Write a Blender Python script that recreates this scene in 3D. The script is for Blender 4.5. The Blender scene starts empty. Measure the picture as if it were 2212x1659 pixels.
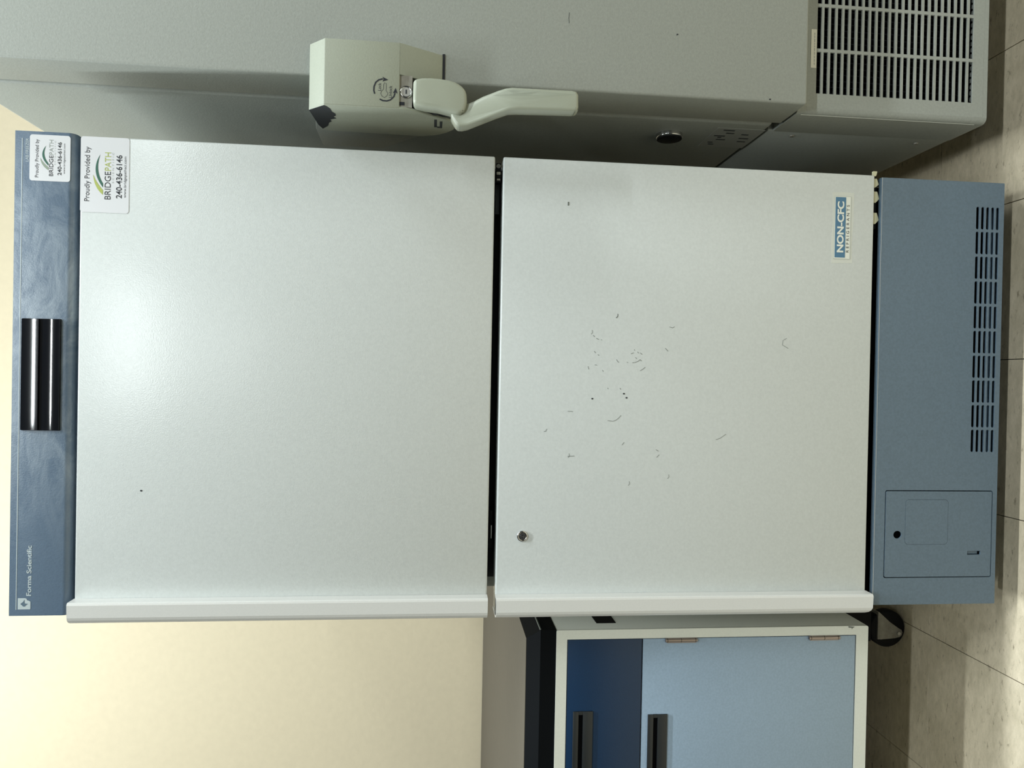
import bpy, bmesh, math, random
from mathutils import Vector, Matrix
random.seed(7)
S = 0.847                      # the drawing below is in units of 0.847 m
C = bpy.context.scene.collection
SC = bpy.context.scene

# ---------------------------------------------------------------- camera (portrait view, held turned on its side)
RX = Vector((0.99977762, 0.01039015, 0.01835067))     # world direction of the upright view's right
DN = Vector((0.01929834, -0.09997392, -0.99480289))   # ... its down
FW = Vector((-0.00850157, 0.99493581, -0.1001522))    # ... its forward
cam = bpy.data.cameras.new('camera'); camo = bpy.data.objects.new('camera', cam); C.objects.link(camo)
m = Matrix((DN, RX, -FW)).transposed().to_4x4(); m.translation = Vector((0, 0, 1.30)) * S
camo.matrix_world = m
cam.sensor_fit = 'HORIZONTAL'; cam.sensor_width = 36.0; cam.lens = 36.0 * 1580.0 / 2212.0
cam.clip_start = 0.05; cam.clip_end = 50
SC.camera = camo

# ---------------------------------------------------------------- world, exposure
w = bpy.data.worlds.new('world'); SC.world = w; w.use_nodes = True
w.node_tree.nodes['Background'].inputs[0].default_value = (0.75, 0.85, 1.0, 1)
w.node_tree.nodes['Background'].inputs[1].default_value = 0.015
SC.view_settings.view_transform = 'Standard'; SC.view_settings.look = 'None'
SC.view_settings.gamma = 1.0; SC.view_settings.use_curve_mapping = False
SC.view_settings.exposure = 0.02
CEIL = 4.3
# ceiling light rows: (y, x centres, watts of each)
LIGHT_ROWS = [(1.80, (-1.15,), 62), (0.68, (0.5, 3.1), 58), (-2.05, (0.35, 3.2), 62), (-5.3, (0.45,), 46)]
LIGHT_COL = (0.925, 1.0, 1.01)
LW, LD = 1.42, 0.13

# ---------------------------------------------------------------- materials
def hexc(h):
    out = []
    for i in (0, 2, 4):
        c = int(h[i:i+2], 16) / 255
        out.append(c / 12.92 if c <= 0.04045 else ((c + 0.055) / 1.055) ** 2.4)
    return (*out, 1)

def mat(name, col, rough=0.5, metal=0.0, spec=0.5, bump=0.0, bscale=600, var=0.0, vscale=300, clear=0.0, mottle=0.0, mscale=3, aniso=None):
    M = bpy.data.materials.new(name); M.use_nodes = True
    nt = M.node_tree; b = nt.nodes['Principled BSDF']
    c = hexc(col) if isinstance(col, str) else col
    b.inputs['Base Color'].default_value = c
    b.inputs['Roughness'].default_value = rough; b.inputs['Metallic'].default_value = metal
    b.inputs['Specular IOR Level'].default_value = spec
    b.inputs['Coat Weight'].default_value = clear; b.inputs['Coat Roughness'].default_value = 0.06
    if var or bump or mottle:
        tc = nt.nodes.new('ShaderNodeTexCoord')
        base = None
        if var:
            n = nt.nodes.new('ShaderNodeTexNoise'); n.inputs['Scale'].default_value = vscale; n.inputs['Detail'].default_value = 3
            nt.links.new(tc.outputs['Object'], n.inputs['Vector'])
            r = nt.nodes.new('ShaderNodeMapRange'); r.inputs[1].default_value = 0.3; r.inputs[2].default_value = 0.7
            r.inputs[3].default_value = 1 - var; r.inputs[4].default_value = 1 + var
            nt.links.new(n.outputs[0], r.inputs[0]); base = r.outputs[0]
        if mottle:
            n = nt.nodes.new('ShaderNodeTexNoise'); n.inputs['Scale'].default_value = mscale; n.inputs['Detail'].default_value = 5
            n.inputs['Roughness'].default_value = 0.65
            nt.links.new(tc.outputs['Object'], n.inputs['Vector'])
            r = nt.nodes.new('ShaderNodeMapRange'); r.inputs[1].default_value = 0.3; r.inputs[2].default_value = 0.7
            r.inputs[3].default_value = 1 - mottle; r.inputs[4].default_value = 1 + mottle
            nt.links.new(n.outputs[0], r.inputs[0])
            if base is None: base = r.outputs[0]
            else:
                mu = nt.nodes.new('ShaderNodeMath'); mu.operation = 'MULTIPLY'
                nt.links.new(base, mu.inputs[0]); nt.links.new(r.outputs[0], mu.inputs[1]); base = mu.outputs[0]
        if base is not None:
            v = nt.nodes.new('ShaderNodeVectorMath'); v.operation = 'SCALE'; v.inputs[0].default_value = c[:3]
            nt.links.new(base, v.inputs['Scale']); nt.links.new(v.outputs[0], b.inputs['Base Color'])
        if bump:
            n = nt.nodes.new('ShaderNodeTexNoise'); n.inputs['Scale'].default_value = bscale; n.inputs['Detail'].default_value = 2
            nt.links.new(tc.outputs['Object'], n.inputs['Vector'])
            bp = nt.nodes.new('ShaderNodeBump'); bp.inputs['Strength'].default_value = bump; bp.inputs['Distance'].default_value = 0.0006
            nt.links.new(n.outputs[0], bp.inputs['Height']); nt.links.new(bp.outputs[0], b.inputs['Normal'])
    return M

M = {}
M['fridge_white'] = mat('fridge_white_enamel', 'cdd2d1', 0.25, spec=0.42, bump=0.3, bscale=420, var=0.032, vscale=240)
M['fridge_trim'] = mat('fridge_trim_white', 'dcdddb', 0.38, bump=0.2, bscale=420, var=0.015)
M['blue_panel'] = mat('slate_blue_paint', '5d7080', 0.36, bump=0.35, bscale=420, var=0.08, vscale=240)
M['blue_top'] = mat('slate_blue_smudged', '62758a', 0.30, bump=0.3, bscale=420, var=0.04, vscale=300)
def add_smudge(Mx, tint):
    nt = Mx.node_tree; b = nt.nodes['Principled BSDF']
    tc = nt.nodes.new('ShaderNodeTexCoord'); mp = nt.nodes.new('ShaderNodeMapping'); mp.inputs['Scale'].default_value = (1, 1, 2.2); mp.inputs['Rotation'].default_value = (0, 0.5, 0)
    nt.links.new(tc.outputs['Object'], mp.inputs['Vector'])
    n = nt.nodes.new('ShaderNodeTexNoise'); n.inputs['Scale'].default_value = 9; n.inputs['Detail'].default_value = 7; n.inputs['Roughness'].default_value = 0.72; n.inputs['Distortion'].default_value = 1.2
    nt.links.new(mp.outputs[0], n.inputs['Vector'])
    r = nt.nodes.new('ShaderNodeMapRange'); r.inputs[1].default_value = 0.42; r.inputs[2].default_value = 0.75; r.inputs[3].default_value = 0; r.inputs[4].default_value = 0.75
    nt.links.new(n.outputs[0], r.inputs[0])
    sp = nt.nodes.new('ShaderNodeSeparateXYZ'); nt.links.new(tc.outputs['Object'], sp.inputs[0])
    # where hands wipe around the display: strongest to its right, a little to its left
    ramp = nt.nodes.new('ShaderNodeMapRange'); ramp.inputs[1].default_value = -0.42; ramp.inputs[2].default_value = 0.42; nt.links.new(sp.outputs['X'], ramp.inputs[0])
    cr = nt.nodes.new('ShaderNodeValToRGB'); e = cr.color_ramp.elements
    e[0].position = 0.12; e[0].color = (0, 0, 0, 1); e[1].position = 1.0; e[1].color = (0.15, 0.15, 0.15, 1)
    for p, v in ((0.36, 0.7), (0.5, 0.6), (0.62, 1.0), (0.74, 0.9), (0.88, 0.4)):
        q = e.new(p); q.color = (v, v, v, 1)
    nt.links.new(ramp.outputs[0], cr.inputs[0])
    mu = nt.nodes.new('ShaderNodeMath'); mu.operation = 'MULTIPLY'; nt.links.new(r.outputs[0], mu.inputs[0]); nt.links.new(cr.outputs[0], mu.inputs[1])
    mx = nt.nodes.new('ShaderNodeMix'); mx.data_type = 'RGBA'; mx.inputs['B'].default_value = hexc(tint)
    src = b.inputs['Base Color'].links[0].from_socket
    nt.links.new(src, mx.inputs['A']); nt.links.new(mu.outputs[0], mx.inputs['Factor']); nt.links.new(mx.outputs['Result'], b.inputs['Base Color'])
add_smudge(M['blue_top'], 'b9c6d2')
M['black_gloss'] = mat('black_gloss_plastic', '0d1017', 0.06, clear=0.6)
M['black_matte'] = mat('black_matte', '0b0c0e', 0.7, spec=0.25)
M['rubber'] = mat('dark_rubber', '1b1d1e', 0.6)
M['dark_metal'] = mat('dark_inside', '08090b', 0.9, spec=0.05)
M['frz'] = mat('freezer_grey_paint', '999d97', 0.5, spec=0.2, bump=0.4, bscale=380, var=0.05, vscale=230)
M['frz_side'] = M['frz']
M['latch'] = mat('latch_pale_grey', '9ea395', 0.5, spec=0.25, bump=0.3, bscale=380, var=0.02)
M['lever'] = mat('lever_satin_grey', 'a0a596', 0.24, var=0.01)
M['chrome'] = mat('chrome', 'c8c8c8', 0.15, metal=1)
M['steel'] = mat('zinc_plated_steel', '97948a', 0.5, metal=0.4, mottle=0.2, mscale=60)
M['lock_face'] = mat('lock_face', 'b4b2ac', 0.35, metal=0.3)
M['brass'] = mat('hinge_steel_pink', 'a09490', 0.35, metal=1)
M['sticker'] = mat('white_sticker', 'dadce0', 0.35)
M['sticker_old'] = mat('yellowed_sticker', 'dddccf', 0.5)
M['residue'] = mat('cleaned_patch', 'd0d3cb', 0.4)
M['ink'] = mat('dark_ink', '20242c', 0.5)
M['ink_grey'] = mat('grey_ink', '9aa19d', 0.5)
M['green'] = mat('dark_green_ink', '1f5c49', 0.5)
M['olive'] = mat('olive_ink', 'a9b55c', 0.5)
M['sage'] = mat('sage_ink', '8f9d8c', 0.5)
M['label_blue'] = mat('label_blue_ink', '4d7896', 0.45)
M['label_white'] = mat('label_white_ink', 'e2e4da', 0.45)
M['silver_ink'] = mat('silver_ink', 'bcc8cc', 0.4)
M['cream_tab'] = mat('cream_plastic', 'c9c6a6', 0.5)
M['cab_cream'] = mat('cabinet_cream_enamel', 'e4e7de', 0.6, spec=0.2, bump=0.2, bscale=400, var=0.02)
M['cab_blue'] = mat('cabinet_pale_blue', '94a9bd', 0.42, bump=0.3, bscale=380, var=0.06, vscale=260)
M['cab_navy'] = mat('cabinet_navy', '0b2f50', 0.4, bump=0.2, bscale=380, var=0.04, vscale=260)
M['handle_black'] = mat('handle_black_plastic', '25292b', 0.45)
M['taupe'] = mat('taupe_laminate', '565045', 0.7, bump=0.5, bscale=90, mottle=0.04, mscale=25)
M['bench_black'] = mat('black_bench_edge', '0b0e11', 0.7, spec=0.08)
M['seam'] = mat('seam_dark', '14171c', 0.7)
M['scuff'] = mat('scuff_grey', '6f756f', 0.6)
M['scuff_dark'] = mat('scuff_black', '2b2f33', 0.6)
M['label_film'] = mat('clear_label_film', '9b9d97', 0.5)
M['wall'] = mat('wall_beige', 'dccfb2', 0.75, bump=0.5, bscale=70, var=0.02, vscale=40)
M['ceiling'] = mat('ceiling_darkened', '6a6c6a', 0.9)  # unseen ceiling, darkened so that less light bounces back
M['wall_grey'] = mat('wall_grey', '3c3d3c', 0.85)  # unseen side and rear walls, set dark to hold down bounced light
M['floor_base'] = mat('floor_joint_dark', '2c2a22', 0.9)
M['fixture'] = mat('fixture_white', 'e8e8e8', 0.5)

def floor_mat():
    Mx = bpy.data.materials.new('vinyl_tile'); Mx.use_nodes = True; nt = Mx.node_tree; b = nt.nodes['Principled BSDF']
    tc = nt.nodes.new('ShaderNodeTexCoord'); oi = nt.nodes.new('ShaderNodeObjectInfo')
    geo = nt.nodes.new('ShaderNodeNewGeometry')
    def noise(scale, detail, rough, stretch=(1, 1, 1), rot=0.0):
        mp = nt.nodes.new('ShaderNodeMapping'); mp.inputs['Scale'].default_value = stretch; mp.inputs['Rotation'].default_value = (0, 0, rot)
        nt.links.new(geo.outputs['Position'], mp.inputs['Vector'])
        n = nt.nodes.new('ShaderNodeTexNoise'); n.inputs['Scale'].default_value = scale; n.inputs['Detail'].default_value = detail
        n.inputs['Roughness'].default_value = rough; nt.links.new(mp.outputs[0], n.inputs['Vector']); return n
    a = noise(5, 6, 0.6); s = noise(30, 6, 0.78, (1, 2.4, 1), 0.7); d = noise(34, 4, 0.75, (1, 2.6, 1), 0.5)
    r1 = nt.nodes.new('ShaderNodeValToRGB'); r1.color_ramp.elements[0].position = 0.3; r1.color_ramp.elements[1].position = 0.7
    r1.color_ramp.elements[0].color = hexc('cbbfa6'); r1.color_ramp.elements[1].color = hexc('e0d3bb')
    nt.links.new(a.outputs[0], r1.inputs[0])
    r2 = nt.nodes.new('ShaderNodeValToRGB'); r2.color_ramp.elements[0].position = 0.35; r2.color_ramp.elements[1].position = 0.68
    r2.color_ramp.elements[0].color = (0.80, 0.80, 0.77, 1); r2.color_ramp.elements[1].color = (1.07, 1.07, 1.07, 1)
    nt.links.new(s.outputs[0], r2.inputs[0])
    r3 = nt.nodes.new('ShaderNodeValToRGB'); r3.color_ramp.elements[0].position = 0.29; r3.color_ramp.elements[1].position = 0.415
    r3.color_ramp.elements[0].color = (0.45, 0.43, 0.4, 1); r3.color_ramp.elements[1].color = (1, 1, 1, 1)
    nt.links.new(d.outputs[0], r3.inputs[0])
    m1 = nt.nodes.new('ShaderNodeVectorMath'); m1.operation = 'MULTIPLY'; nt.links.new(r1.outputs[0], m1.inputs[0]); nt.links.new(r2.outputs[0], m1.inputs[1])
    m2 = nt.nodes.new('ShaderNodeVectorMath'); m2.operation = 'MULTIPLY'; nt.links.new(m1.outputs[0], m2.inputs[0]); nt.links.new(r3.outputs[0], m2.inputs[1])
    mr = nt.nodes.new('ShaderNodeMapRange'); mr.inputs[3].default_value = 0.96; mr.inputs[4].default_value = 1.03
    nt.links.new(oi.outputs['Random'], mr.inputs[0])
    m3 = nt.nodes.new('ShaderNodeVectorMath'); m3.operation = 'SCALE'; nt.links.new(m2.outputs[0], m3.inputs[0]); nt.links.new(mr.outputs[0], m3.inputs['Scale'])
    nt.links.new(m3.outputs[0], b.inputs['Base Color']); b.inputs['Roughness'].default_value = 0.5
    return Mx
M['tile'] = floor_mat()

# ---------------------------------------------------------------- helpers
def box(bm, x0, x1, y0, y1, z0, z1, bev=0.0, seg=2):
    r = bmesh.ops.create_cube(bm, size=1.0)
    vs = r['verts']
    for v in vs:
        v.co = Vector((x0 + (v.co.x + .5) * (x1 - x0), y0 + (v.co.y + .5) * (y1 - y0), z0 + (v.co.z + .5) * (z1 - z0)))
    if bev:
        es = list({e for v in vs for e in v.link_edges})
        bmesh.ops.bevel(bm, geom=es, offset=bev, segments=seg, affect='EDGES', profile=0.5)
    return bm

def prism(bm, pts, axis, a0, a1, bev=0.0, seg=2):
    """polygon pts extruded along axis 'x' (pts=(y,z)), 'y' (pts=(x,z)) or 'z' (pts=(x,y))"""
    def P(p, a):
        if axis == 'x': return Vector((a, p[0], p[1]))
        if axis == 'y': return Vector((p[0], a, p[1]))
        return Vector((p[0], p[1], a))
    lo = [bm.verts.new(P(p, a0)) for p in pts]; hi = [bm.verts.new(P(p, a1)) for p in pts]
    n = len(pts); fs = [bm.faces.new(lo), bm.faces.new(hi[::-1])]
    for i in range(n):
        fs.append(bm.faces.new((lo[i], hi[i], hi[(i + 1) % n], lo[(i + 1) % n])))
    bmesh.ops.recalc_face_normals(bm, faces=fs)
    if bev:
        es = [e for e in {e for f in fs for e in f.edges} if e.calc_face_angle(0) > 0.35]
        bmesh.ops.bevel(bm, geom=es, offset=bev, segments=seg, affect='EDGES', profile=0.5)
    return bm

def cyl(bm, c, axis, r, h, seg=32, r2=None, bev=0.0):
    """cylinder from c along axis by h"""
    rot = {'x': Matrix.Rotation(math.pi / 2, 4, 'Y'), 'y': Matrix.Rotation(-math.pi / 2, 4, 'X'), 'z': Matrix.Identity(4)}[axis]
    res = bmesh.ops.create_cone(bm, cap_ends=True, segments=seg, radius1=r, radius2=r if r2 is None else r2, depth=h)
    off = Matrix.Translation((0, 0, h / 2))
    vs = res['verts']
    bmesh.ops.transform(bm, matrix=Matrix.Translation(c) @ rot @ off, verts=vs)
    if bev:
        es = [e for e in {e for v in vs for e in v.link_edges} if e.calc_face_angle(0) > 1.0]
        bmesh.ops.bevel(bm, geom=es, offset=bev, segments=3, affect='EDGES', profile=0.5)
    return bm

def torus(bm, c, axis, R, r, seg=36, sub=10):
    rings = []
    for i in range(seg):
        a = 2 * math.pi * i / seg; ring = []
        for j in range(sub):
            b = 2 * math.pi * j / sub
            rr = R + r * math.cos(b); u, v, t = rr * math.cos(a), rr * math.sin(a), r * math.sin(b)
            p = {'y': (u, t, v), 'x': (t, u, v), 'z': (u, v, t)}[axis]
            ring.append(bm.verts.new(Vector(c) + Vector(p)))
        rings.append(ring)
    fs = []
    for i in range(seg):
        for j in range(sub):
            fs.append(bm.faces.new((rings[i][j], rings[(i + 1) % seg][j], rings[(i + 1) % seg][(j + 1) % sub], rings[i][(j + 1) % sub])))
    bmesh.ops.recalc_face_normals(bm, faces=fs)
    return bm

def stadium(x0, x1, z0, z1, n=5):
    r = min(x1 - x0, z1 - z0) / 2
    return rrect(x0, x1, z0, z1, r * 0.98, n)

def rrect(x0, x1, z0, z1, r, n=4):
    pts = []
    for cx, cz, a0 in ((x1 - r, z1 - r, 0), (x0 + r, z1 - r, 90), (x0 + r, z0 + r, 180), (x1 - r, z0 + r, 270)):
        for i in range(n + 1):
            a = math.radians(a0 + 90 * i / n); pts.append((cx + r * math.cos(a), cz + r * math.sin(a)))
    return pts

def scale_mesh(me):
    me.transform(Matrix.Scale(S, 4))

def link(name, me, material, parent=None, smooth=False):
    me.name = name
    o = bpy.data.objects.new(name, me); C.objects.link(o)
    if material is not None:
        me.materials.clear(); me.materials.append(material)
    if parent is not None:
        o.parent = parent
        base = parent
        off = Vector((0, 0, 0))
        while base is not None:
            off += base.location; base = base.parent
        me.transform(Matrix.Translation(-off))
    if smooth:
        for p in me.polygons: p.use_smooth = True
        try: me.set_sharp_from_angle(angle=math.radians(38))
        except Exception: pass
    return o

def obj(name, bm, material, parent=None, smooth=True):
    me = bpy.data.meshes.new(name); bm.to_mesh(me); bm.free(); scale_mesh(me)
    return link(name, me, material, parent, smooth)

def B(): return bmesh.new()

def thing(name, label, cat, loc, group=None):
    o = bpy.data.objects.new(name, None); C.objects.link(o); o.location = Vector(loc) * S
    o.empty_display_size = 0.05; o['label'] = label; o['category'] = cat
    if group: o['group'] = group
    return o

def struct(name, bm, material, smooth=False):
    o = obj(name, bm, material, None, smooth); o['kind'] = 'structure'; return o

def plate(name, outline, holes, y0, t, material, parent):
    """flat sheet in the X-Z plane at depth y0..y0+t with real holes"""
    cu = bpy.data.curves.new(name, 'CURVE'); cu.dimensions = '2D'; cu.fill_mode = 'BOTH'; cu.extrude = t / 2
    for poly in [outline] + holes:
        sp = cu.splines.new('POLY'); sp.points.add(len(poly) - 1); sp.use_cyclic_u = True
        for p, q in zip(sp.points, poly): p.co = (q[0], q[1], 0, 1)
    o = bpy.data.objects.new('tmp', cu); C.objects.link(o)
    bpy.context.view_layer.update()
    me = bpy.data.meshes.new_from_object(o.evaluated_get(bpy.context.evaluated_depsgraph_get()))
    bpy.data.objects.remove(o); bpy.data.curves.remove(cu)
    # (x, y, z) -> (x, y0 + t/2 - z, y): the sheet stands upright facing -Y
    me.transform(Matrix(((1, 0, 0, 0), (0, 0, -1, y0 + t / 2), (0, 1, 0, 0), (0, 0, 0, 1))))
    scale_mesh(me)
    return link(name, me, material, parent)

def poly_print(bm, pts, y, t=0.0004):
    """thin printed or glued shape in the X-Z plane whose front is at y"""
    return prism(bm, pts, 'y', y, y + t)

def text(name, s, x0, x1, z0, z1, y, material, parent, bold=0.0, spacing=1.0, fx=None):
    """s printed to fill the rectangle x0..x1, z0..z1 on a plane facing -Y"""
    cu = bpy.data.curves.new(name, 'FONT'); cu.body = s; cu.offset = bold; cu.space_character = spacing
    o = bpy.data.objects.new('tmp', cu); C.objects.link(o); bpy.context.view_layer.update()
    me = bpy.data.meshes.new_from_object(o.evaluated_get(bpy.context.evaluated_depsgraph_get()))
    bpy.data.objects.remove(o); bpy.data.curves.remove(cu)
    xs = [v.co.x for v in me.vertices]; ys = [v.co.y for v in me.vertices]
    ax, bx, az, bz = min(xs), max(xs), min(ys), max(ys)
    for v in me.vertices:
        v.co = Vector((x0 + (v.co.x - ax) / (bx - ax) * (x1 - x0), y, z0 + (v.co.y - az) / (bz - az) * (z1 - z0))) * S
    return link(name, me, material, parent)

def ribbon(bm, pts, width, y):
    """a stroke of the given width through pts in the X-Z plane"""
    n = len(pts); L = []; R = []
    for i, p in enumerate(pts):
        a = Vector(pts[max(i - 1, 0)]); b = Vector(pts[min(i + 1, n - 1)]); d = (b - a).normalized()
        wd = width(i / (n - 1)) if callable(width) else width
        nx, nz = -d.y * wd / 2, d.x * wd / 2
        L.append(bm.verts.new((p[0] + nx, y, p[1] + nz))); R.append(bm.verts.new((p[0] - nx, y, p[1] - nz)))
    for i in range(n - 1):
        bm.faces.new((L[i], L[i + 1], R[i + 1], R[i]))
    return bm

def bez(p0, p1, p2, n=14):
    out = []
    for i in range(n + 1):
        t = i / n
        out.append(tuple((1 - t) ** 2 * a + 2 * t * (1 - t) * b + t * t * c for a, b, c in zip(p0, p1, p2)))
    return out

# ================================================================ THE ROOM
XL, XR, YB, YF = -3.6, 3.9, 3.066, -6.4
struct('wall_back', box(B(), XL - .12, XR + .12, YB, YB + .12, 0, CEIL), M['wall'])
struct('wall_front', box(B(), XL - .12, XR + .12, YF - .12, YF, 0, CEIL), M['wall_grey'])
struct('wall_left', box(B(), XL - .12, XL, YF, YB, 0, CEIL), M['wall_grey'])
struct('wall_right', box(B(), XR, XR + .12, YF, YB, 0, CEIL), M['wall_grey'])
struct('ceiling', box(B(), XL - .12, XR + .12, YF - .12, YB + .12, CEIL, CEIL + .1), M['ceiling'])
fl = struct('floor', box(B(), XL - .12, XR + .12, YF - .12, YB + .12, -0.12, -0.004), M['floor_base'])
# vinyl tiles, each its own piece; near ones single, the far rest of the floor joined
TS = 0.3605; TX, TY = -0.657, 1.800
bm = B(); g = 0.0009
box(bm, g, TS - g, g, TS - g, -0.0038, 0, bev=0.0004, seg=1)
tile_me = bpy.data.meshes.new('tile'); bm.to_mesh(tile_me); bm.free(); scale_mesh(tile_me); tile_me.materials.append(M['tile'])
rest = B()
i0, i1 = math.ceil((XL - TX) / TS), math.floor((XR - TX) / TS) - 1
j0, j1 = math.ceil((YF - TY) / TS), math.floor((YB - TY) / TS) - 1
for i in range(i0 - 1, i1 + 2):
    for j in range(j0 - 1, j1 + 2):
        x, y = TX + i * TS, TY + j * TS
        if -1.75 < x < 1.6 and y > -1.2 and j <= j1:
            o = bpy.data.objects.new('tile', tile_me); C.objects.link(o); o.parent = fl
            o.location = Vector((x, y, 0)) * S
        else:
            xa, xb = max(x + g, XL), min(x + TS - g, XR); ya, yb = max(y + g, YF), min(y + TS - g, YB)
            if xb - xa > 0.01 and yb - ya > 0.01: box(rest, xa, xb, ya, yb, -0.0038, 0)
r_ = obj('tiles', rest, M['tile'], fl, False); r_['kind'] = 'stuff'

# ceiling lights
for (ly, xs, watts) in LIGHT_ROWS:
    for k, lx in enumerate(xs):
        side = ['left', 'middle', 'right'][k] if len(xs) == 3 else ['middle', 'right'][k] if len(xs) == 2 else 'single'
        row = {1.80: 'above the bench cabinet worktop', 0.68: 'above the appliance fronts', -2.05: 'just behind the camera', -5.3: 'far back in the room'}[ly]
        t = thing('ceiling_light', 'slim ceiling tube light, %s one %s' % (side, row), 'ceiling light', (lx, ly, CEIL), 'ceiling tube lights')
        bm = B(); box(bm, lx - LW / 2 - .03, lx + LW / 2 + .03, ly - LD / 2 - .02, ly + LD / 2 + .02, CEIL - .05, CEIL - .001, bev=.006)
        obj('housing', bm, M['fixture'], t)
        ld = bpy.data.lights.new('tube_glow', 'AREA'); ld.shape = 'RECTANGLE'; ld.size = LW * S; ld.size_y = LD * S
        ld.energy = watts; ld.color = LIGHT_COL
        lo = bpy.data.objects.new('tube_glow', ld); C.objects.link(lo); lo.parent = t
        lo.location = Vector((0, 0, -0.056)) * S

# ================================================================ THE TWO-DOOR LAB FREEZER (middle)
F = thing('lab_freezer', 'tall pale grey two-door lab freezer with blue top and bottom panels', 'freezer', (0, 1.95, 0))
bm = B(); box(bm, -0.455, 0.445, 1.58, 2.33, 0.13, 2.10, bev=0.006)
obj('cabinet_body', bm, M['frz'], F)
# black seals behind the doors
for z0, z1 in ((1.215, 1.985), (0.385, 1.150)):
    bm = B(); box(bm, -0.435, 0.428, 1.553, 1.582, z0, z1, bev=0.006); obj('door_seal', bm, M['rubber'], F)
bm = B(); box(bm, -0.43, 0.43, 1.572, 1.581, 1.150, 1.215); obj('centre_rail', bm, M['rubber'], F)
doors = {}
for nm, z0, z1 in (('upper_door', 1.1925, 1.9987), ('lower_door', 0.3687, 1.1755)):
    bm = B(); box(bm, -0.4530, 0.4535, 1.5, 1.556, z0, z1, bev=0.0035, seg=3)
    d = obj(nm, bm, M['fridge_white'], F); doors[nm] = d
    # full height edge pull: channel along the left edge, standing proud of the door
    pro = [(-0.447, 1.4995), (-0.447, 1.4735), (-0.4485, 1.4705), (-0.452, 1.4695), (-0.476, 1.4705), (-0.4815, 1.4725), (-0.4865, 1.477),
           (-0.490, 1.484), (-0.4915, 1.493), (-0.4915, 1.552), (-0.488, 1.552), (-0.488, 1.494), (-0.4862, 1.486), (-0.4835, 1.4800), (-0.4795, 1.4757),
           (-0.475, 1.474), (-0.4535, 1.4735), (-0.4515, 1.4755), (-0.4515, 1.4995)]
    bm = B(); prism(bm, pro, 'z', z0, z1)
    # lower outer corner rounded off
    zz = z0
    for v in bm.verts:
        if v.co.z < z0 + 0.001 and nm == 'lower_door' and v.co.x < -0.472:
            k = min(1, (-0.472 - v.co.x) / 0.0195); v.co.z = z0 + 0.017 * (1 - math.sqrt(max(0, 1 - k * k)))
    obj('edge_pull', bm, M['fridge_trim'], d, False)
    bm = B(); box(bm, -0.4880, -0.4475, 1.505, 1.552, z0 + .001, z1 - .001); obj('pull_core', bm, M['fridge_trim'], d)
# door lock on lower door
bm = B(); torus(bm, (-0.327, 1.4985, 1.1217), 'y', 0.0092, 0.0022); cyl(bm, (-0.327, 1.4975, 1.1217), 'y', 0.0085, 0.004, 28)
lk = obj('door_lock', bm, M['chrome'], F)
bm = B(); cyl(bm, (-0.327, 1.4963, 1.1217), 'y', 0.0062, 0.0030, 24); obj('lock_core', bm, M['ink'], lk)
bm = B(); torus(bm, (-0.327, 1.4962, 1.1217), 'y', 0.0040, 0.0006, 24, 6); box(bm, -0.3276, -0.3264, 1.4958, 1.4966, 1.1185, 1.1249); obj('keyway', bm, M['chrome'], lk)

# top fascia: folded panel, front, rounded lower edge, underside running back
yt = 1.4995
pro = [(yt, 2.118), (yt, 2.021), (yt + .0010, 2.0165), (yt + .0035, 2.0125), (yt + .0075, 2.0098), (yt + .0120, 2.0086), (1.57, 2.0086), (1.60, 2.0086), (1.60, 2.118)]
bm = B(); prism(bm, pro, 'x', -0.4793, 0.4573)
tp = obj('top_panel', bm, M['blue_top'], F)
bm = B(); box(bm, -0.4673, 0.4434, yt - .0004, yt, 2.1043, 2.1056); obj('pinstripe', bm, M['silver_ink'], tp)
# display window: glossy black frame with two bowed covers
dx0, dx1, dz0, dz1, dzm = -0.1195, 0.0967, 2.0285, 2.1003, 2.0669
dp = obj('display_window', box(B(), dx0, dx1, yt - .0022, yt, dz0, dz1, bev=.001, seg=1), M['black_matte'], F)
def bowed(z0, z1, depth, sag, tilt=0.0):
    n = 20; pts = []
    for i in range(n + 1):
        t = i / n; z = z0 + (z1 - z0) * t
        pts.append((yt - depth - sag * (1 - (2 * t - 1) ** 2) + tilt * t, z))
    pts += [(yt - .001, z1), (yt - .001, z0)]
    return pts
bm = B(); prism(bm, bowed(dzm + .0008, dz1 - .0008, .0066, .00036, .0018), 'x', dx0 + .001, dx1 - .001); obj('upper_cover', bm, M['black_gloss'], dp)
bm = B(); prism(bm, bowed(dz0 + .0008, dzm - .0008, .0060, .00113, .0026), 'x', dx0 + .001, dx1 - .001); obj('lower_cover', bm, M['black_gloss'], dp)
# maker's mark and name
yp = yt - .0004
bm = B()
poly_print(bm, [(-0.4667, 2.1018), (-0.4449, 2.1018), (-0.4449, 2.0885), (-0.4462, 2.0860), (-0.4493, 2.0843), (-0.4500, 2.0815), (-0.4520, 2.0787), (-0.4660, 2.0787), (-0.4667, 2.0795)], yp)
lg = obj('emblem', bm, M['silver_ink'], F)
bm = B(); poly_print(bm, [(-0.4562, 2.0968), (-0.4535, 2.0940), (-0.4520, 2.0918), (-0.4480, 2.0898), (-0.4530, 2.0895), (-0.4552, 2.0888), (-0.4560, 2.0832), (-0.4580, 2.0862), (-0.4612, 2.0890), (-0.4610, 2.0918), (-0.4592, 2.0935)], yp - .0003, .0003)
obj('emblem_star', bm, M['blue_panel'], lg, False)
text('maker_name', 'Forma Scientific', -0.4405, -0.3430, 2.0775, 2.0866, yp, M['silver_ink'], F, bold=0.02)
text('model_lettering', 'LAB FREEZER', 0.3985, 0.4430, 2.0930, 2.0985, yp, M['silver_ink'], F)

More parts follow.
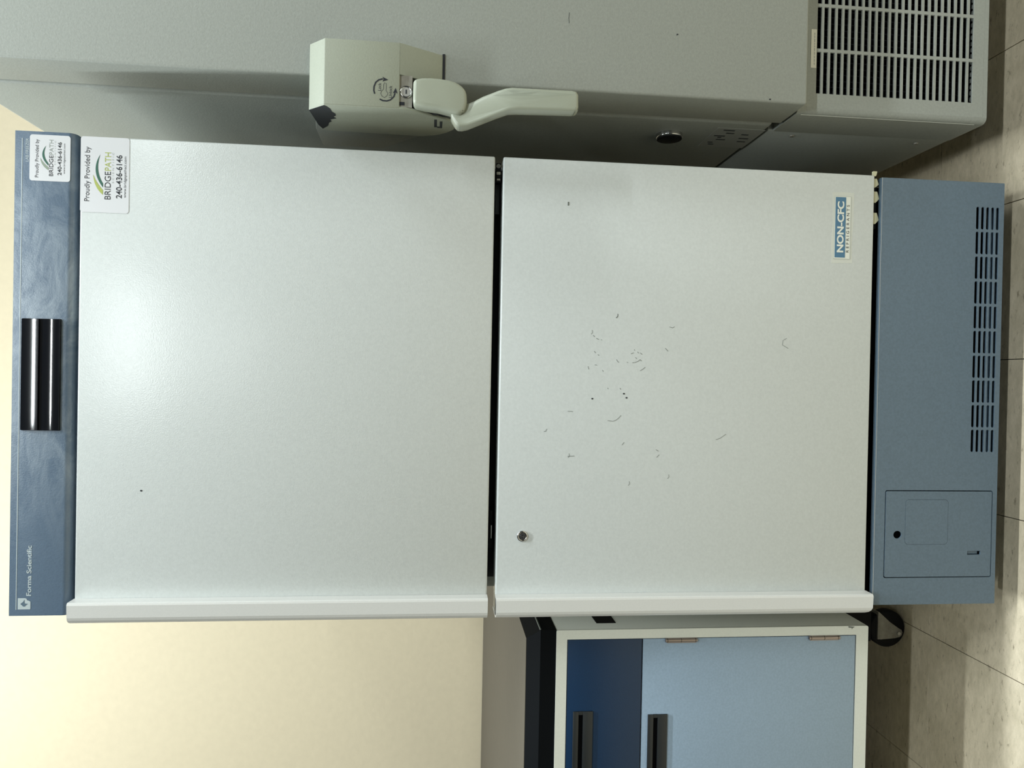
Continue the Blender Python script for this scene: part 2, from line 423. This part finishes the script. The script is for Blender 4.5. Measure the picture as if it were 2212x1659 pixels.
# supplier stickers
def swoosh(parent, X, Z, y, c2, a_end=(.355, .466), b_end=(.265, .466)):
    """X(a), Z(b) map sticker fractions to the plane"""
    bm = B()
    outer = bez((.77, .400), (.44, .18), (.28, .466), 18); 
    inner = bez((.77, .400), (.52, .27), (.385, .466), 18)
    o2 = [(X(a), Z(b)) for a, b in outer]; i2 = [(X(a), Z(b)) for a, b in inner]
    # dark blade: thick at the foot, sharp at the tip
    oo = bez((.77, .405), (.55, .19), (.333, .466), 18); ii = bez((.77, .405), (.56, .29), (.385, .466), 18)
    vo = [bm.verts.new((X(a), y, Z(b))) for a, b in oo]; vi = [bm.verts.new((X(a), y, Z(b))) for a, b in ii[1:]]
    vi = [vo[0]] + vi
    for k in range(len(vo) - 1):
        f = [vo[k], vo[k + 1], vi[k + 1], vi[k]]
        f = list(dict.fromkeys(f)); bm.faces.new(f)
    obj('swoosh', bm, M['green'], parent, False)
    bm = B()
    oo = bez((.50, .262), (.33, .28), (.235, .466), 14); ii = bez((.50, .262), (.39, .33), (.300, .466), 14)
    vo = [bm.verts.new((X(a), y, Z(b))) for a, b in oo]; vi = [vo[0]] + [bm.verts.new((X(a), y, Z(b))) for a, b in ii[1:]]
    for k in range(len(vo) - 1):
        f = list(dict.fromkeys([vo[k], vo[k + 1], vi[k + 1], vi[k]])); bm.faces.new(f)
    obj('swoosh', bm, c2, parent, False)

def sticker(x0, x1, z1, z0, ysurf, rows, c2, label):
    bm = B(); prism(bm, rrect(x0, x1, z0, z1, .005, 4), 'y', ysurf - .0006, ysurf)
    s = obj('sticker', bm, M['sticker'], F, False); s['label'] = label
    X = lambda a: x0 + a * (x1 - x0); Z = lambda b: z1 - b * (z1 - z0); y = ysurf - .0009
    for nm, tx, a0, a1, b0, b1, mt, bo in rows:
        text(nm, tx, X(a0), X(a1), Z(b1), Z(b0), y, mt, s, bold=bo)
    swoosh(s, X, Z, y, c2)
    return s
sticker(0.3060, 0.4525, 1.9982, 1.9079, 1.5, [
    ('slogan', 'Proudly Provided by', .145, .864, .085, .222, M['ink'], 0),
    ('name_lettering', 'BRIDGE', .177, .545, .498, .624, M['ink'], 0), ('name_lettering', 'PATH', .558, .80, .498, .624, M['olive'], 0),
    ('small_lettering', 'S C I E N T I F I C', .395, .80, .650, .684, M['ink_grey'], -0.01),
    ('phone_number', '240-436-6146', .197, .77, .733, .854, M['ink'], .012),
    ('web_address', 'www.bridgepathsci.com', .208, .755, .890, .955, M['ink'], 0)], M['olive'], 'larger white supplier sticker on the upper door')
sticker(0.3624, 0.4511, 2.0911, 2.0169, yt, [
    ('slogan', 'Proudly Provided by', .074, .90, .135, .245, M['ink'], 0),
    ('name_lettering', 'BRIDGE', .112, .56, .48, .58, M['ink'], 0), ('name_lettering', 'PATH', .575, .90, .48, .58, M['ink_grey'], 0),
    ('small_lettering', 'S C I E N T I F I C', .36, .88, .610, .64, M['ink_grey'], -0.01),
    ('phone_number', '240-436-6146', .137, .855, .69, .786, M['ink'], .012),
    ('web_address', 'www.bridgepathsci.com', .17, .83, .83, .885, M['ink'], 0)], M['sage'], 'smaller white supplier sticker on the blue top panel')

# NON-CFC label on lower door
bm = B(); prism(bm, [(0.2600, 0.4635), (0.262, 0.4165), (0.300, 0.4185), (0.345, 0.4160), (0.4125, 0.4155), (0.4135, 0.440), (0.412, 0.4645), (0.35, 0.4625), (0.30, 0.4650)], 'y', 1.4998, 1.5)
obj('cleaned_patch', bm, M['residue'], F, False)
bm = B(); box(bm, 0.2697, 0.4038, 1.4992, 1.4999, 0.4228, 0.4597)
nl = obj('refrigerant_label', bm, M['label_white'], F, False)
bm = B()
for a, b, c, d in ((0.2697, 0.4038, 0.4595, 0.4599), (0.2697, 0.4038, 0.4226, 0.4230), (0.2695, 0.2699, 0.4228, 0.4597), (0.4036, 0.4040, 0.4228, 0.4597)):
    box(bm, a, b, 1.4990, 1.4992, c, d)
obj('label_border', bm, M['ink_grey'], nl, False)
bm = B(); box(bm, 0.2725, 0.4022, 1.4989, 1.4992, 0.4338, 0.4572); obj('label_band', bm, M['label_blue'], nl, False)
text('label_lettering', 'NON-CFC', 0.2835, 0.3930, 0.4378, 0.4530, 1.4986, M['label_white'], nl, bold=0.035)
text('small_lettering', 'REFRIGERANTS', 0.2840, 0.3860, 0.4255, 0.4318, 1.4989, M['ink'], nl, spacing=1.6)

# wear on the doors: short dark strokes
bm = B()
def px(a, b):      # from the close-up sheet of the scuffed area to the plane of the door
    dx, dz = a - 850, b - 850
    return (-0.0135 - dz * 0.0001975 + dx * 0.0000035, 0.9368 - dx * 0.0002000 - dz * 0.0000041)
strokes = [[(905, 90), (898, 110), (882, 128)], [(1455, 218), (1490, 228), (1510, 215)], [(640, 312), (655, 330)], [(672, 345), (700, 357)], [(722, 360), (732, 363)],
           [(1075, 460), (1082, 472)], [(1110, 485), (1125, 500)], [(1140, 495), (1162, 514)], [(1040, 507), (1070, 495)], [(1055, 602), (1090, 597), (1120, 584), (1142, 566)],
           [(1142, 570), (1155, 584)], [(998, 597), (1010, 599)], [(888, 567), (898, 588), (912, 598)], [(1410, 445), (1440, 477)], [(1140, 687), (1170, 668), (1195, 648)],
           [(738, 680), (746, 697)], [(585, 640), (592, 672)], [(925, 868), (930, 886)], [(792, 868), (798, 880)], [(370, 1113), (425, 1117)],
           [(792, 1214), (850, 1222), (880, 1210), (910, 1188), (935, 1160)], [(120, 1325), (140, 1322), (152, 1298)], [(945, 1475), (968, 1445)], [(368, 1588), (440, 1586)],
           [(1310, 1525), (1338, 1543)], [(1318, 1608), (1345, 1580)], [(650, 480), (665, 500)], [(688, 516), (702, 526)], [(655, 625), (680, 628)], [(1090, 545), (1102, 558)]]
for st in strokes:
    ribbon(bm, [px(*p) for p in st], 0.0009, 1.4996)
for c in [(0.0978, 0.9825), (-0.2175, 0.897), (-0.2025, 0.8125), (0.133, 0.9292), (-0.16, 1.0261)]:
    ribbon(bm, [(c[0] - .004, c[1] + .003), c, (c[0] + .005, c[1] + .001)], 0.0008, 1.4996)
ribbon(bm, [(0.074, 0.556), (0.0815, 0.5694), (0.091, 0.568), (0.096, 0.560)][::-1], 0.0008, 1.4996)
ribbon(bm, [(-0.123, 0.712), (-0.120, 0.703), (-0.111, 0.690)], 0.0008, 1.4996)
ribbon(bm, [(0.359, 1.0387), (0.3665, 1.0387)], 0.003, 1.4996)
o = obj('scuffs', bm, M['scuff'], F, False); o['kind'] = 'stuff'; o['label'] = 'scattered short grey scuffs on the lower door'
bm = B()
for c in [px(630, 982), px(966, 930), px(994, 973), (-0.2358, 1.8768)]:
    poly_print(bm, [(c[0] + .0018 * math.cos(k), c[1] + .0024 * math.sin(k)) for k in (0, 1, 2.2, 3.3, 4.4, 5.3)], 1.4996, .0003)
o = obj('chips', bm, M['scuff_dark'], F, False); o['kind'] = 'stuff'

# hinges in the gap between the doors, and roller catch
bm = B(); box(bm, 0.405, 0.444, 1.515, 1.58, 1.1788, 1.1888, bev=.001); h = obj('hinge', bm, M['black_matte'], F)
bm = B(); cyl(bm, (0.437, 1.512, 1.1842), 'y', 0.0045, 0.006, 18); cyl(bm, (0.4360, 1.53, 1.1755), 'z', 0.006, 0.017, 20); obj('hinge_pin', bm, M['chrome'], h)
bm = B(); box(bm, 0.4195, 0.4255, 1.512, 1.535, 1.1800, 1.1880, bev=.001); box(bm, 0.408, 0.4115, 1.514, 1.535, 1.1805, 1.187); obj('hinge_washer', bm, M['steel'], h)
bm = B(); box(bm, 0.343, 0.405, 1.535, 1.58, 1.1790, 1.1885, bev=.001); obj('hinge_arm', bm, M['handle_black'], h)
bm = B(); box(bm, -0.3600, -0.2800, 1.535, 1.58, 1.1795, 1.1885, bev=.003); rc = obj('roller_catch', bm, M['black_matte'], F)
bm = B(); box(bm, -0.338, -0.310, 1.528, 1.536, 1.1830, 1.1850, bev=.0006); obj('roller', bm, M['chrome'], rc)
bm = B(); box(bm, 0.340, 0.452, 1.512, 1.57, 0.3575, 0.3640); hb = obj('hinge', bm, M['black_matte'], F)
for x0, x1, z in ((0.4535, 0.4640, 0.3600), (0.4290, 0.4480, 0.3605), (0.3960, 0.4200, 0.3590), (0.3500, 0.3740, 0.3590)):
    bm = B(); prism(bm, [(x0, z + .008), (x1, z + .008), (x1, z - .001), (x0 + (x1 - x0) * .35, z - .006 + .006 * (x0 > .45)), (x0, z + .002)], 'y', 1.508, 1.513); obj('wedge', bm, M['cream_tab'], hb, False)

# bottom panel with ventilation slots and a small access door
bx0, bx1, bz0, bz1 = -0.4790, 0.4492, 0.0662, 0.3534
holes = []
for k in range(10):
    xr = 0.3938 - k * 0.05444 + 0.0015; xl = xr - 0.0494
    for r in range(5):
        zc = 0.1280 - r * 0.01177
        holes.append(stadium(xl, xr, zc - .0036, zc + .0036, 4))
ax0, ax1, az0, az1 = -0.4185, -0.2310, 0.0785, 0.3262
holes.append(rrect(ax0 - .0020, ax1 + .0020, az0 - .0020, az1 + .0020, .004, 3))
bp = plate('bottom_panel', rrect(bx0, bx1, bz0, bz1, .001, 1), holes, 1.5, .003, M['blue_panel'], F)
bm = B(); prism(bm, [(1.5035, bz1), (1.5035, bz1 - .004), (1.5095, bz1 - .004), (1.5095, bz1)], 'x', bx0, bx1)
box(bm, bx0, bx0 + .004, 1.5035, 1.56, bz0, bz1 - .004); box(bm, bx1 - .004, bx1, 1.5035, 1.56, bz0, bz1 - .004); box(bm, bx0 + .004, bx1 - .004, 1.5035, 1.546, bz0, bz0 + .004)
obj('panel_flange', bm, M['blue_panel'], bp, False)
bm = B(); box(bm, bx0 + .01, bx1 - .01, 1.545, 1.575, bz0 + .005, bz1 - .012); obj('machinery_bay', bm, M['dark_metal'], F)
fh = [(-0.326 + .0085 * math.cos(a), 0.2985 + .0100 * math.sin(a) * (1 if math.sin(a) < 0 else 0.9)) for a in [2 * math.pi * i / 20 for i in range(20)]]
sq = rrect(-0.3476, -0.2489, 0.1812, 0.2810, .008, 4)
ad = plate('access_door', rrect(ax0, ax1, az0, az1, .003, 3), [fh, sq, rrect(-0.3705, -0.3621, 0.1030, 0.1339, .0005, 1)], 1.4995, .003, M['blue_panel'], F)
plate('window_blank', rrect(-0.3471, -0.2494, 0.1817, 0.2805, .0076, 4), [], 1.4993, .003, M['blue_panel'], ad)
bm = B(); box(bm, ax0 + .004, ax1 - .004, 1.508, 1.511, az0 + .004, az1 - .004); obj('door_backing', bm, M['dark_metal'], ad)
bm = B(); box(bm, -0.3700, -0.3626, 1.5040, 1.5075, 0.1065, 0.1335, bev=.0008); obj('latch', bm, M['blue_panel'], ad)
bm = B(); ribbon(bm, [(0.449, 0.3515), (-0.4788, 0.3515)], .0006, 1.4997)
obj('worn_edge', bm, M['fridge_trim'], bp, False)
def caster(parent, x, y, r, label=None):
    bm = B(); cyl(bm, (x, y - .012, r), 'y', r, .024, 28, bev=.003); c = obj('caster', bm, M['black_matte'], parent)
    bm = B(); box(bm, x - .018, x + .018, y - .018, y + .018, 2 * r, 0.13 if r < .045 else 2 * r + .01); obj('stem', bm, M['steel'], c)
    return c
for x in (-0.40, 0.39):
    for y in (1.68, 2.25): caster(F, x, y, 0.042)

# ================================================================ THE UPRIGHT ULTRA-LOW FREEZER (right)
U = thing('upright_freezer', 'large grey upright freezer with lever latch and slotted grille, partly out of frame', 'freezer', (1.0, 1.95, 0))
UX0, UX1 = 0.57, 1.42
bm = B(); box(bm, UX0, UX1, 1.556, 2.36, 0.5735, 2.261, bev=0.010, seg=3); obj('upper_body', bm, M['frz'], U)
bm = B(); box(bm, UX0, UX1, 1.432, 1.5475, 0.561, 2.238, bev=0.005, seg=3); obj('door', bm, M['frz'], U)
bm = B(); box(bm, UX0 + .008, UX1 - .008, 1.546, 1.558, 0.572, 2.232); obj('door_seal', bm, M['sticker_old'], U)
# lower compartment: side wrapper, slotted front panel
bm = B()
box(bm, UX0, UX1, 1.5945, 2.36, 0.130, 0.5695, bev=0.004)
obj('lower_body', bm, M['frz'], U)
holes = []
for k in range(8):
    xa = 0.6125 + .0945 * k
    for r in range(24):
        zc = 0.5137 - r * 0.014930
        holes.append([(xa, zc - .0048), (xa + .0878, zc - .0048), (xa + .0878, zc + .0048), (xa, zc + .0048)])
gp = plate('grille_panel', [(UX0 + .012, 0.1400), (UX1, 0.1400), (UX1, 0.5570), (UX0 + .012, 0.5570)], holes, 1.478, .004, M['frz'], U)
bm = B()
pro = [(UX0 + .0125, 1.4780), (UX0 + .0075, 1.4790), (UX0 + .0035, 1.4820), (UX0 + .0010, 1.4860), (UX0, 1.4910), (UX0, 1.5935), (UX0 + .005, 1.5935), (UX0 + .005, 1.4920), (UX0 + .0125, 1.4825)]
prism(bm, pro, 'z', 0.1305, 0.5570); obj('panel_return', bm, M['frz'], gp)
bm = B(); box(bm, UX0 + .0125, UX1, 1.478, 1.482, 0.1305, 0.1398); box(bm, UX0 + .0125, UX1, 1.482, 1.55, 0.1305, 0.1345); obj('panel_foot', bm, M['frz'], gp, False)
bm = B(); box(bm, UX0 + .006, UX1, 1.482, 1.5940, 0.5530, 0.5568); obj('panel_shelf', bm, M['frz'], gp, False)
bm = B(); box(bm, UX0 + .007, UX1 - .01, 1.53, 1.5935, 0.137, 0.552); obj('condenser_shroud', bm, M['dark_metal'], U)
bm = B()
for k in range(60):
    x = 0.60 + k * .0136; box(bm, x, x + .0016, 1.512, 1.529, 0.14, 0.52)
o = obj('condenser_fins', bm, mat('fin_dark', '15161a', 0.7, spec=0.1), U, False); o['kind'] = 'stuff'
bm = B(); box(bm, 0.6655, 0.7465, 1.4773, 1.4780, 0.5196, 0.5318)
ns = obj('sticker', bm, M['sticker_old'], U, False)
bm = B()
random.seed(3)
x = 0.672
while x < 0.735:
    wl = random.uniform(.003, .008); box(bm, x, x + wl, 1.4770, 1.4773, 0.5235, 0.5248); x += wl + .002
obj('worn_print', bm, M['ink_grey'], ns, False)
# worn paint line on the folded edge
bm = B(); prism(bm, [(1.4890, 0.150), (1.4905, 0.150), (1.4900, 0.545), (1.4885, 0.545)], 'x', UX0 - .0003, UX0 + .0005)
obj('worn_edge', bm, M['residue'], gp, False)
# side details
bm = B(); cyl(bm, (UX0 - .010, 1.6535, 0.7790), 'x', 0.030, 0.013, 40, bev=.003); pb = obj('port_plug', bm, M['chrome'], U)
bm = B(); cyl(bm, (UX0 - .0125, 1.6535, 0.7790), 'x', 0.0285, 0.004, 40, bev=.001); obj('plug_cap', bm, M['black_matte'], pb)
def xpoly(bm, pts, x, t=.0005): return prism(bm, pts, 'x', x - t, x)
bm = B(); xpoly(bm, [(1.592, 0.686), (1.592, 0.5755), (1.722, 0.5755), (1.722, 0.686)], UX0)
sl = obj('rating_label', bm, M['label_film'], U, False)
bm = B()
for y, z0, z1 in ((1.602, .642, .668), (1.620, .636, .655), (1.640, .650, .676), (1.650, .655, .664), (1.665, .64, .662), (1.686, .662, .674), (1.700, .655, .668), (1.625, .600, .617), (1.650, .590, .613), (1.672, .588, .608)):
    xpoly(bm, [(y, z0), (y + .006, z0), (y + .006, z1), (y, z1)], UX0 - .0005, .0003)
obj('faded_print', bm, M['scuff_dark'], sl, False)
for y, z in ((1.5990 + .018, 0.5010), (1.622, 0.1930)):
    bm = B(); cyl(bm, (UX0 - .003, y, z), 'x', 0.0055, 0.004, 20, bev=.001); obj('screw', bm, M['steel'], U)
# marks on the door
bm = B(); ribbon(bm, [(0.7227, 1.0563), (0.7120, 1.0572), (0.7017, 1.0562)], .0008, 1.4316)
poly_print(bm, [(0.692, .8385), (0.695, .838), (0.6955, .835), (0.693, .8345)], 1.4317, .0003); poly_print(bm, [(0.5745, .6425), (0.577, .642), (0.577, .638), (0.574, .639)], 1.4317, .0003)
o = obj('scuffs', bm, M['scuff_dark'], U, False); o['kind'] = 'stuff'

# latch housing, lock and lever
LX0, LX1, LXM = 0.501, 0.6225, 0.5635
bm = B(); prism(bm, [(1.388, 1.3825), (1.388, 1.5206), (1.419, 1.5530), (1.4315, 1.5530), (1.4315, 1.3825)], 'x', LX0, LX1, bev=.0012)
lh = obj('latch_housing', bm, M['latch'], U)
bm = B(); prism(bm, [(1.388, 1.3826), (1.4315, 1.3826), (1.4315, 1.3025)], 'x', LXM, LX1, bev=.0008); obj('housing_foot', bm, M['latch'], lh)
bm = B(); box(bm, 0.6205, 0.6245, 1.4312, 1.4319, 1.30, 1.3035); box(bm, 0.571, 0.6245, 1.4300, 1.4319, 1.2985, 1.3024)
obj('gap_line', bm, M['seam'], lh, False)
# cheek wrapping the side of the door
ck = [(1.3890, 1.5206), (1.4190, 1.5530), (1.5312, 1.5467), (1.5365, 1.4465), (1.5398, 1.3433), (1.5290, 1.3150), (1.5100, 1.2930), (1.4888, 1.2790), (1.4680, 1.2765), (1.4500, 1.2790), (1.4380, 1.2900), (1.4262, 1.3084), (1.3948, 1.3579), (1.3890, 1.3826)]
bm = B(); prism(bm, ck, 'x', LX0 - .002, LX0 + .003, bev=.0008); cq = obj('latch_cheek', bm, M['latch'], U)
bm = B(); prism(bm, [(1.4320, 1.5525), (1.5300, 1.5462), (1.5380, 1.3450), (1.4320, 1.3150)], 'x', LX0 + .003, UX0 - .001); obj('cheek_block', bm, M['latch'], cq)
bm = B(); xpoly(bm, [(1.3900, 1.5206), (1.4191, 1.5528), (1.500, 1.5482), (1.5226, 1.5430), (1.5023, 1.5292), (1.4847, 1.5252), (1.4760, 1.5190), (1.4660, 1.5200), (1.4572, 1.5072), (1.4498, 1.5118), (1.4420, 1.5060), (1.4330, 1.5053), (1.4222, 1.5106), (1.4077, 1.5113), (1.3960, 1.5160)], LX0 - .002, .0004)
obj('peeled_paint', bm, M['ink'], cq, False)
bm = B()
for p in [[(1.4352, 1.3175), (1.4790, 1.3177), (1.4784, 1.3122), (1.4344, 1.3121)], [(1.4439, 1.3067), (1.4820, 1.3066), (1.4815, 1.3020), (1.4430, 1.3013)], [(1.474, 1.3120), (1.4815, 1.3120), (1.4815, 1.3067), (1.474, 1.3067)]]:
    xpoly(bm, p, LX0 - .002, .0003)
obj('lever_mark', bm, M['scuff_dark'], cq, False)
# strike box on the body side
bm = B(); prism(bm, [(1.560, 1.5640), (1.6450, 1.5770), (1.7600, 1.5790), (1.7600, 1.4400), (1.653, 1.3465), (1.560, 1.3465)], 'x', 0.538, UX0, bev=.001)
obj('strike_box', bm, M['frz'], U)
# lock plate
bm = B(); box(bm, LX0 + .003, LXM - .0003, 1.3925, 1.405, 1.3590, 1.3825); lp = obj('lock_plate', bm, M['steel'], U)
lc = (0.5325, 1.3702)
bm = B(); torus(bm, (lc[0], 1.3915, lc[1]), 'y', 0.0100, 0.0018); kl = obj('key_lock', bm, M['chrome'], lp)
bm = B(); cyl(bm, (lc[0], 1.3905, lc[1]), 'y', .0092, .004, 28); obj('lock_face', bm, M['lock_face'], lp)
bm = B(); box(bm, lc[0] - .0040, lc[0] + .0040, 1.3900, 1.3905, lc[1] - .0011, lc[1] + .0011); kh = obj('keyhole', bm, M['ink'], lp, False)
bm = B(); box(bm, LX0 + .0065, LX0 + .0125, 1.3915, 1.3926, 1.3730, 1.3824); obj('slot', bm, M['ink'], lp, False)
# recess behind the hub
bm = B(); box(bm, LX0 + .003, LXM, 1.415, 1.4315, 1.285, 1.359); obj('recess_back', bm, M['seam'], lh, False)
# hub: rounded barrel
hub = [(0.5385, 1.3562), (0.5425, 1.3400), (0.5435, 1.3251), (0.5430, 1.3080), (0.5415, 1.2907), (0.5385, 1.2790), (0.5331, 1.2690), (0.5270, 1.2615), (0.5195, 1.2575), (0.5080, 1.2565), (0.4915, 1.2595), (0.4870, 1.2650), (0.4845, 1.2724), (0.4870, 1.2830), (0.4900, 1.2960), (0.4930, 1.3113), (0.4945, 1.3328), (0.4990, 1.3564)]
hub = [(x + (.0085 if x > .512 else .0035), z) for x, z in hub]
bm = B(); prism(bm, hub, 'y', 1.3640, 1.4000, bev=.0065, seg=4); hb_ = obj('lever_hub', bm, M['lever'], U)
lev = [(0.5100, 1.2860), (0.5108, 1.2700), (0.5112, 1.2580), (0.5150, 1.2440), (0.5216, 1.2284), (0.5260, 1.2130), (0.5300, 1.1990), (0.5325, 1.1860), (0.5335, 1.1744), (0.5338, 1.1198), (0.5343, 1.0647), (0.5335, 1.0570), (0.5310, 1.0525), (0.5264, 1.0513),
       (0.5033, 1.0508), (0.4985, 1.0520), (0.4963, 1.0560), (0.4956, 1.0915), (0.4939, 1.1464), (0.4933, 1.1640), (0.4920, 1.1800), (0.4868, 1.2007), (0.4786, 1.2275), (0.4704, 1.2543), (0.4682, 1.2680), (0.4700, 1.2750), (0.4760, 1.2790), (0.4860, 1.2860)]
bm = B(); prism(bm, lev, 'y', 1.3400, 1.3740, bev=.0055, seg=4)
for v in bm.verts:       # the arm sweeps forward below the hub
    k = min(1, max(0, (1.26 - v.co.z) / 0.08)); v.co.y += .036 * (1 - k)
obj('lever_arm', bm, M['lever'], U)
bm = B(); cyl(bm, (0.520, 1.3990, 1.3150), 'y', 0.019, 0.020, 28); obj('pivot_boss', bm, M['seam'], hb_)
# printed key diagram
ya = 1.3876
bm = B(); ribbon(bm, [(0.5244, 1.428), (0.5303, 1.4297), (0.5379, 1.4294), (0.5457, 1.4265), (0.5505, 1.4212), (0.5530, 1.4135)], .0026, ya)
poly_print(bm, [(0.5568, 1.4142), (0.5517, 1.4034), (0.5481, 1.4140), (0.5525, 1.4120)], ya, .0002)
dg = obj('key_diagram', bm, M['ink'], lh, False)
bm = B(); ribbon(bm, [(0.5151, 1.4186), (0.5125, 1.4129), (0.5123, 1.4054), (0.5146, 1.3989), (0.5210, 1.3925), (0.5282, 1.3905)], .0026, ya)
poly_print(bm, [(0.5275, 1.3945), (0.5375, 1.3894), (0.5274, 1.3858), (0.5290, 1.3900)], ya, .0002); obj('key_diagram', bm, M['ink'], lh, False)
key = [(0.5422, 1.4118), (0.5461, 1.4103), (0.5447, 1.407), (0.536, 1.4069), (0.5316, 1.4073), (0.5263, 1.4035), (0.5219, 1.4055), (0.5183, 1.4098), (0.5203, 1.4142), (0.5256, 1.417), (0.53, 1.4154), (0.5335, 1.4122), (0.5422, 1.4118)]
bm = B(); ribbon(bm, key, .0007, ya); obj('key_outline', bm, M['ink'], lh, False)
text('lettering', 'Lock', 0.5307, 0.5452, 1.4165, 1.4222, ya, M['ink'], lh); text('lettering', 'Unlock', 0.5188, 0.5409, 1.3962, 1.4018, ya, M['ink'], lh)
for x in (0.66, 1.33):
    for y in (1.66, 2.25): caster(U, x, y, 0.042)

# ================================================================ THE BENCH CABINET (left)
K = thing('bench_cabinet', 'cream steel bench cabinet with navy drawer, pale blue door and black base', 'cabinet', (-0.83, 1.98, 0))
KX0, KX1 = -2.020, -0.558
KXM = -1.285
KZ0, KZ1 = 0.2990, 1.0290
bm = B(); box(bm, KX0, KX1, 1.603, YB - .03, KZ0, KZ1, bev=.003); obj('carcass', bm, M['cab_cream'], K)
fx0, fx1, fz0, fz1 = KXM + .011, -0.5787, 0.3280, 1.0050
fr = plate('face_frame', rrect(KX0, KX1, KZ0, KZ1, .004, 3), [[(a_, fz0), (b_, fz0), (b_, fz1), (a_, fz1)] for a_, b_ in ((fx0, fx1), (KX0 + .021, KXM - .011))], 1.597, .006, M['cab_cream'], K)
bm = B(); box(bm, KX0 + .021, fx1, 1.6030, 1.6036, fz0, fz1); obj('reveal', bm, M['seam'], K)
def grip(parent, x0, x1, z0, z1, yf):
    bm = B()
    zt, zb = z0 + (z1 - z0) * .72, z0 + (z1 - z0) * .50
    box(bm, x0, x1, yf - .004, yf, zt, z1, bev=.001); box(bm, x0, x1, yf - .004, yf, z0, zb, bev=.001)
    box(bm, x1 - .007, x1, yf - .0038, yf, zb, zt); box(bm, x0, x0 + .007, yf - .0038, yf, zb, zt)
    g_ = obj('recessed_grip', bm, M['handle_black'], parent)
    bm = B(); box(bm, x0 + .007, x1 - .007, yf - .0008, yf, zb, zt); obj('grip_slot', bm, M['dark_metal'], g_)
bm = B(); box(bm, fx0 + .0015, fx1 - .0015, 1.5975, 1.6020, 0.8345, fz1 - .0018, bev=.0012); dr = obj('drawer', bm, M['cab_navy'], K)
grip(dr, -0.915, -0.739, 0.9445, 0.9890, 1.5975)
bm = B(); box(bm, fx0 + .0015, fx1 - .0018, 1.5975, 1.6020, fz0 + .0018, 0.8320, bev=.0012); cd = obj('door', bm, M['cab_blue'], K)
grip(cd, -0.928, -0.750, 0.7735, 0.8185, 1.5975)
for nm, mt, z0, z1 in (('drawer', 'cab_navy', 0.8345, fz1 - .0018), ('door', 'cab_blue', fz0 + .0018, 0.8320)):
    bm = B(); box(bm, KX0 + .0225, KXM - .0125, 1.5975, 1.6020, z0, z1, bev=.0012); q = obj(nm, bm, M[mt], K); grip(q, -1.74, -1.56, z1 - .058, z1 - .013, 1.5975)
for z0, z1 in ((0.7084, 0.7818), (0.3700, 0.4440)):
    bm = B(); cyl(bm, (-0.5835, 1.5950, z0), 'z', .0042, z1 - z0, 16); box(bm, -0.5895, -0.579, 1.5950, 1.5976, z0 + .002, z1 - .004)
    hg = obj('hinge', bm, M['brass'], K)
    for q in (.05, .5, .93):
        bm = B(); zz = z0 + (z1 - z0) * q; cyl(bm, (-0.5835, 1.5950, zz), 'z', .0045, .0009, 16); obj('hinge_joint', bm, M['seam'], hg)
bm = B(); prism(bm, [(1.640, 0.8850), (1.720, 0.8850), (1.735, 0.9330), (1.640, 0.9300)], 'x', KX1, KX1 + .0012); obj('side_slot', bm, M['black_matte'], K, False)
bm = B(); poly_print(bm, [(-.5600, .3320), (-.5585, .3480), (-.5620, .3470), (-.5625, .3400), (-.5660, .3390), (-.5628, .3370)], 1.5968, .0003); o = obj('chipped_paint', bm, M['scuff'], K, False)
# worktop: black bevelled edge around a deep taupe top that meets the wall
tz0, tzm, tz1, ins = 1.0292, 1.0644, 1.0920, 0.026
bm = B()
a = [(KX0, 1.600), (KX1, 1.600), (KX1, YB - .004), (KX0, YB - .004)]; b = [(KX0 + ins, 1.626), (KX1 - ins, 1.626), (KX1 - ins, YB - .004), (KX0 + ins, YB - .004)]
v0 = [bm.verts.new((x, y, tz0)) for x, y in a]; v1 = [bm.verts.new((x, y, tzm)) for x, y in a]; v2 = [bm.verts.new((x, y, tz1)) for x, y in b]
for i in range(4):
    j = (i + 1) % 4; bm.faces.new((v0[i], v0[j], v1[j], v1[i])); bm.faces.new((v1[i], v1[j], v2[j], v2[i]))
bm.faces.new(v0[::-1]); bm.faces.new(v2)
bmesh.ops.recalc_face_normals(bm, faces=bm.faces)
wt = obj('worktop_edge', bm, M['bench_black'], K, False)
bm = B(); box(bm, KX0 + ins + .001, KX1 - ins - .0005, 1.6265, YB - .004, tz1 - .004, tz1 + .0012); obj('worktop', bm, M['taupe'], K, False)
bm = B(); box(bm, KX1 - .0012, KX1 + .0015, 1.604, 1.95, 1.0630, 1.0655); obj('edge_bead', bm, M['scuff'], wt, False)
# black undercarriage and casters
bm = B(); box(bm, KX0 + .06, KX1 - .075, 1.87, 2.95, 0.235, 0.2988); uc = obj('undercarriage', bm, M['black_matte'], K)
for x, y in ((-0.6740, 1.905), (-1.90, 1.905), (-0.6740, 2.90), (-1.90, 2.90)):
    bm = B(); box(bm, x - .030, x + .050, y - .012, y + .030, 0.106, 0.2990); obj('leg', bm, M['black_matte'], K)
    bm = B(); cyl(bm, (x, y - .004, 0.0515), 'y', 0.0510, .028, 40, bev=.005); cs = obj('caster', bm, M['black_matte'], K)
    bm = B()
    tri = [(x + .0475, .0795), (x - .0265, .0805), (x - .0275, .0740), (x - .0245, .0330), (x - .0215, .0185), (x - .0160, .0130), (x - .0090, .0115), (x - .0020, .0140), (x + .0010, .0200), (x + .0200, .0480)]
    prism(bm, tri, 'y', y - .0085, y - .0055); box(bm, x - .027, x + .048, y - .0085, y + .028, .0795, .083)
    obj('fork', bm, M['steel'], cs, False)
    bm = B(); cyl(bm, (x - .0110, y - .0125, 0.0235), 'y', 0.0052, .005, 6); obj('axle_bolt', bm, M['chrome'], cs, False)
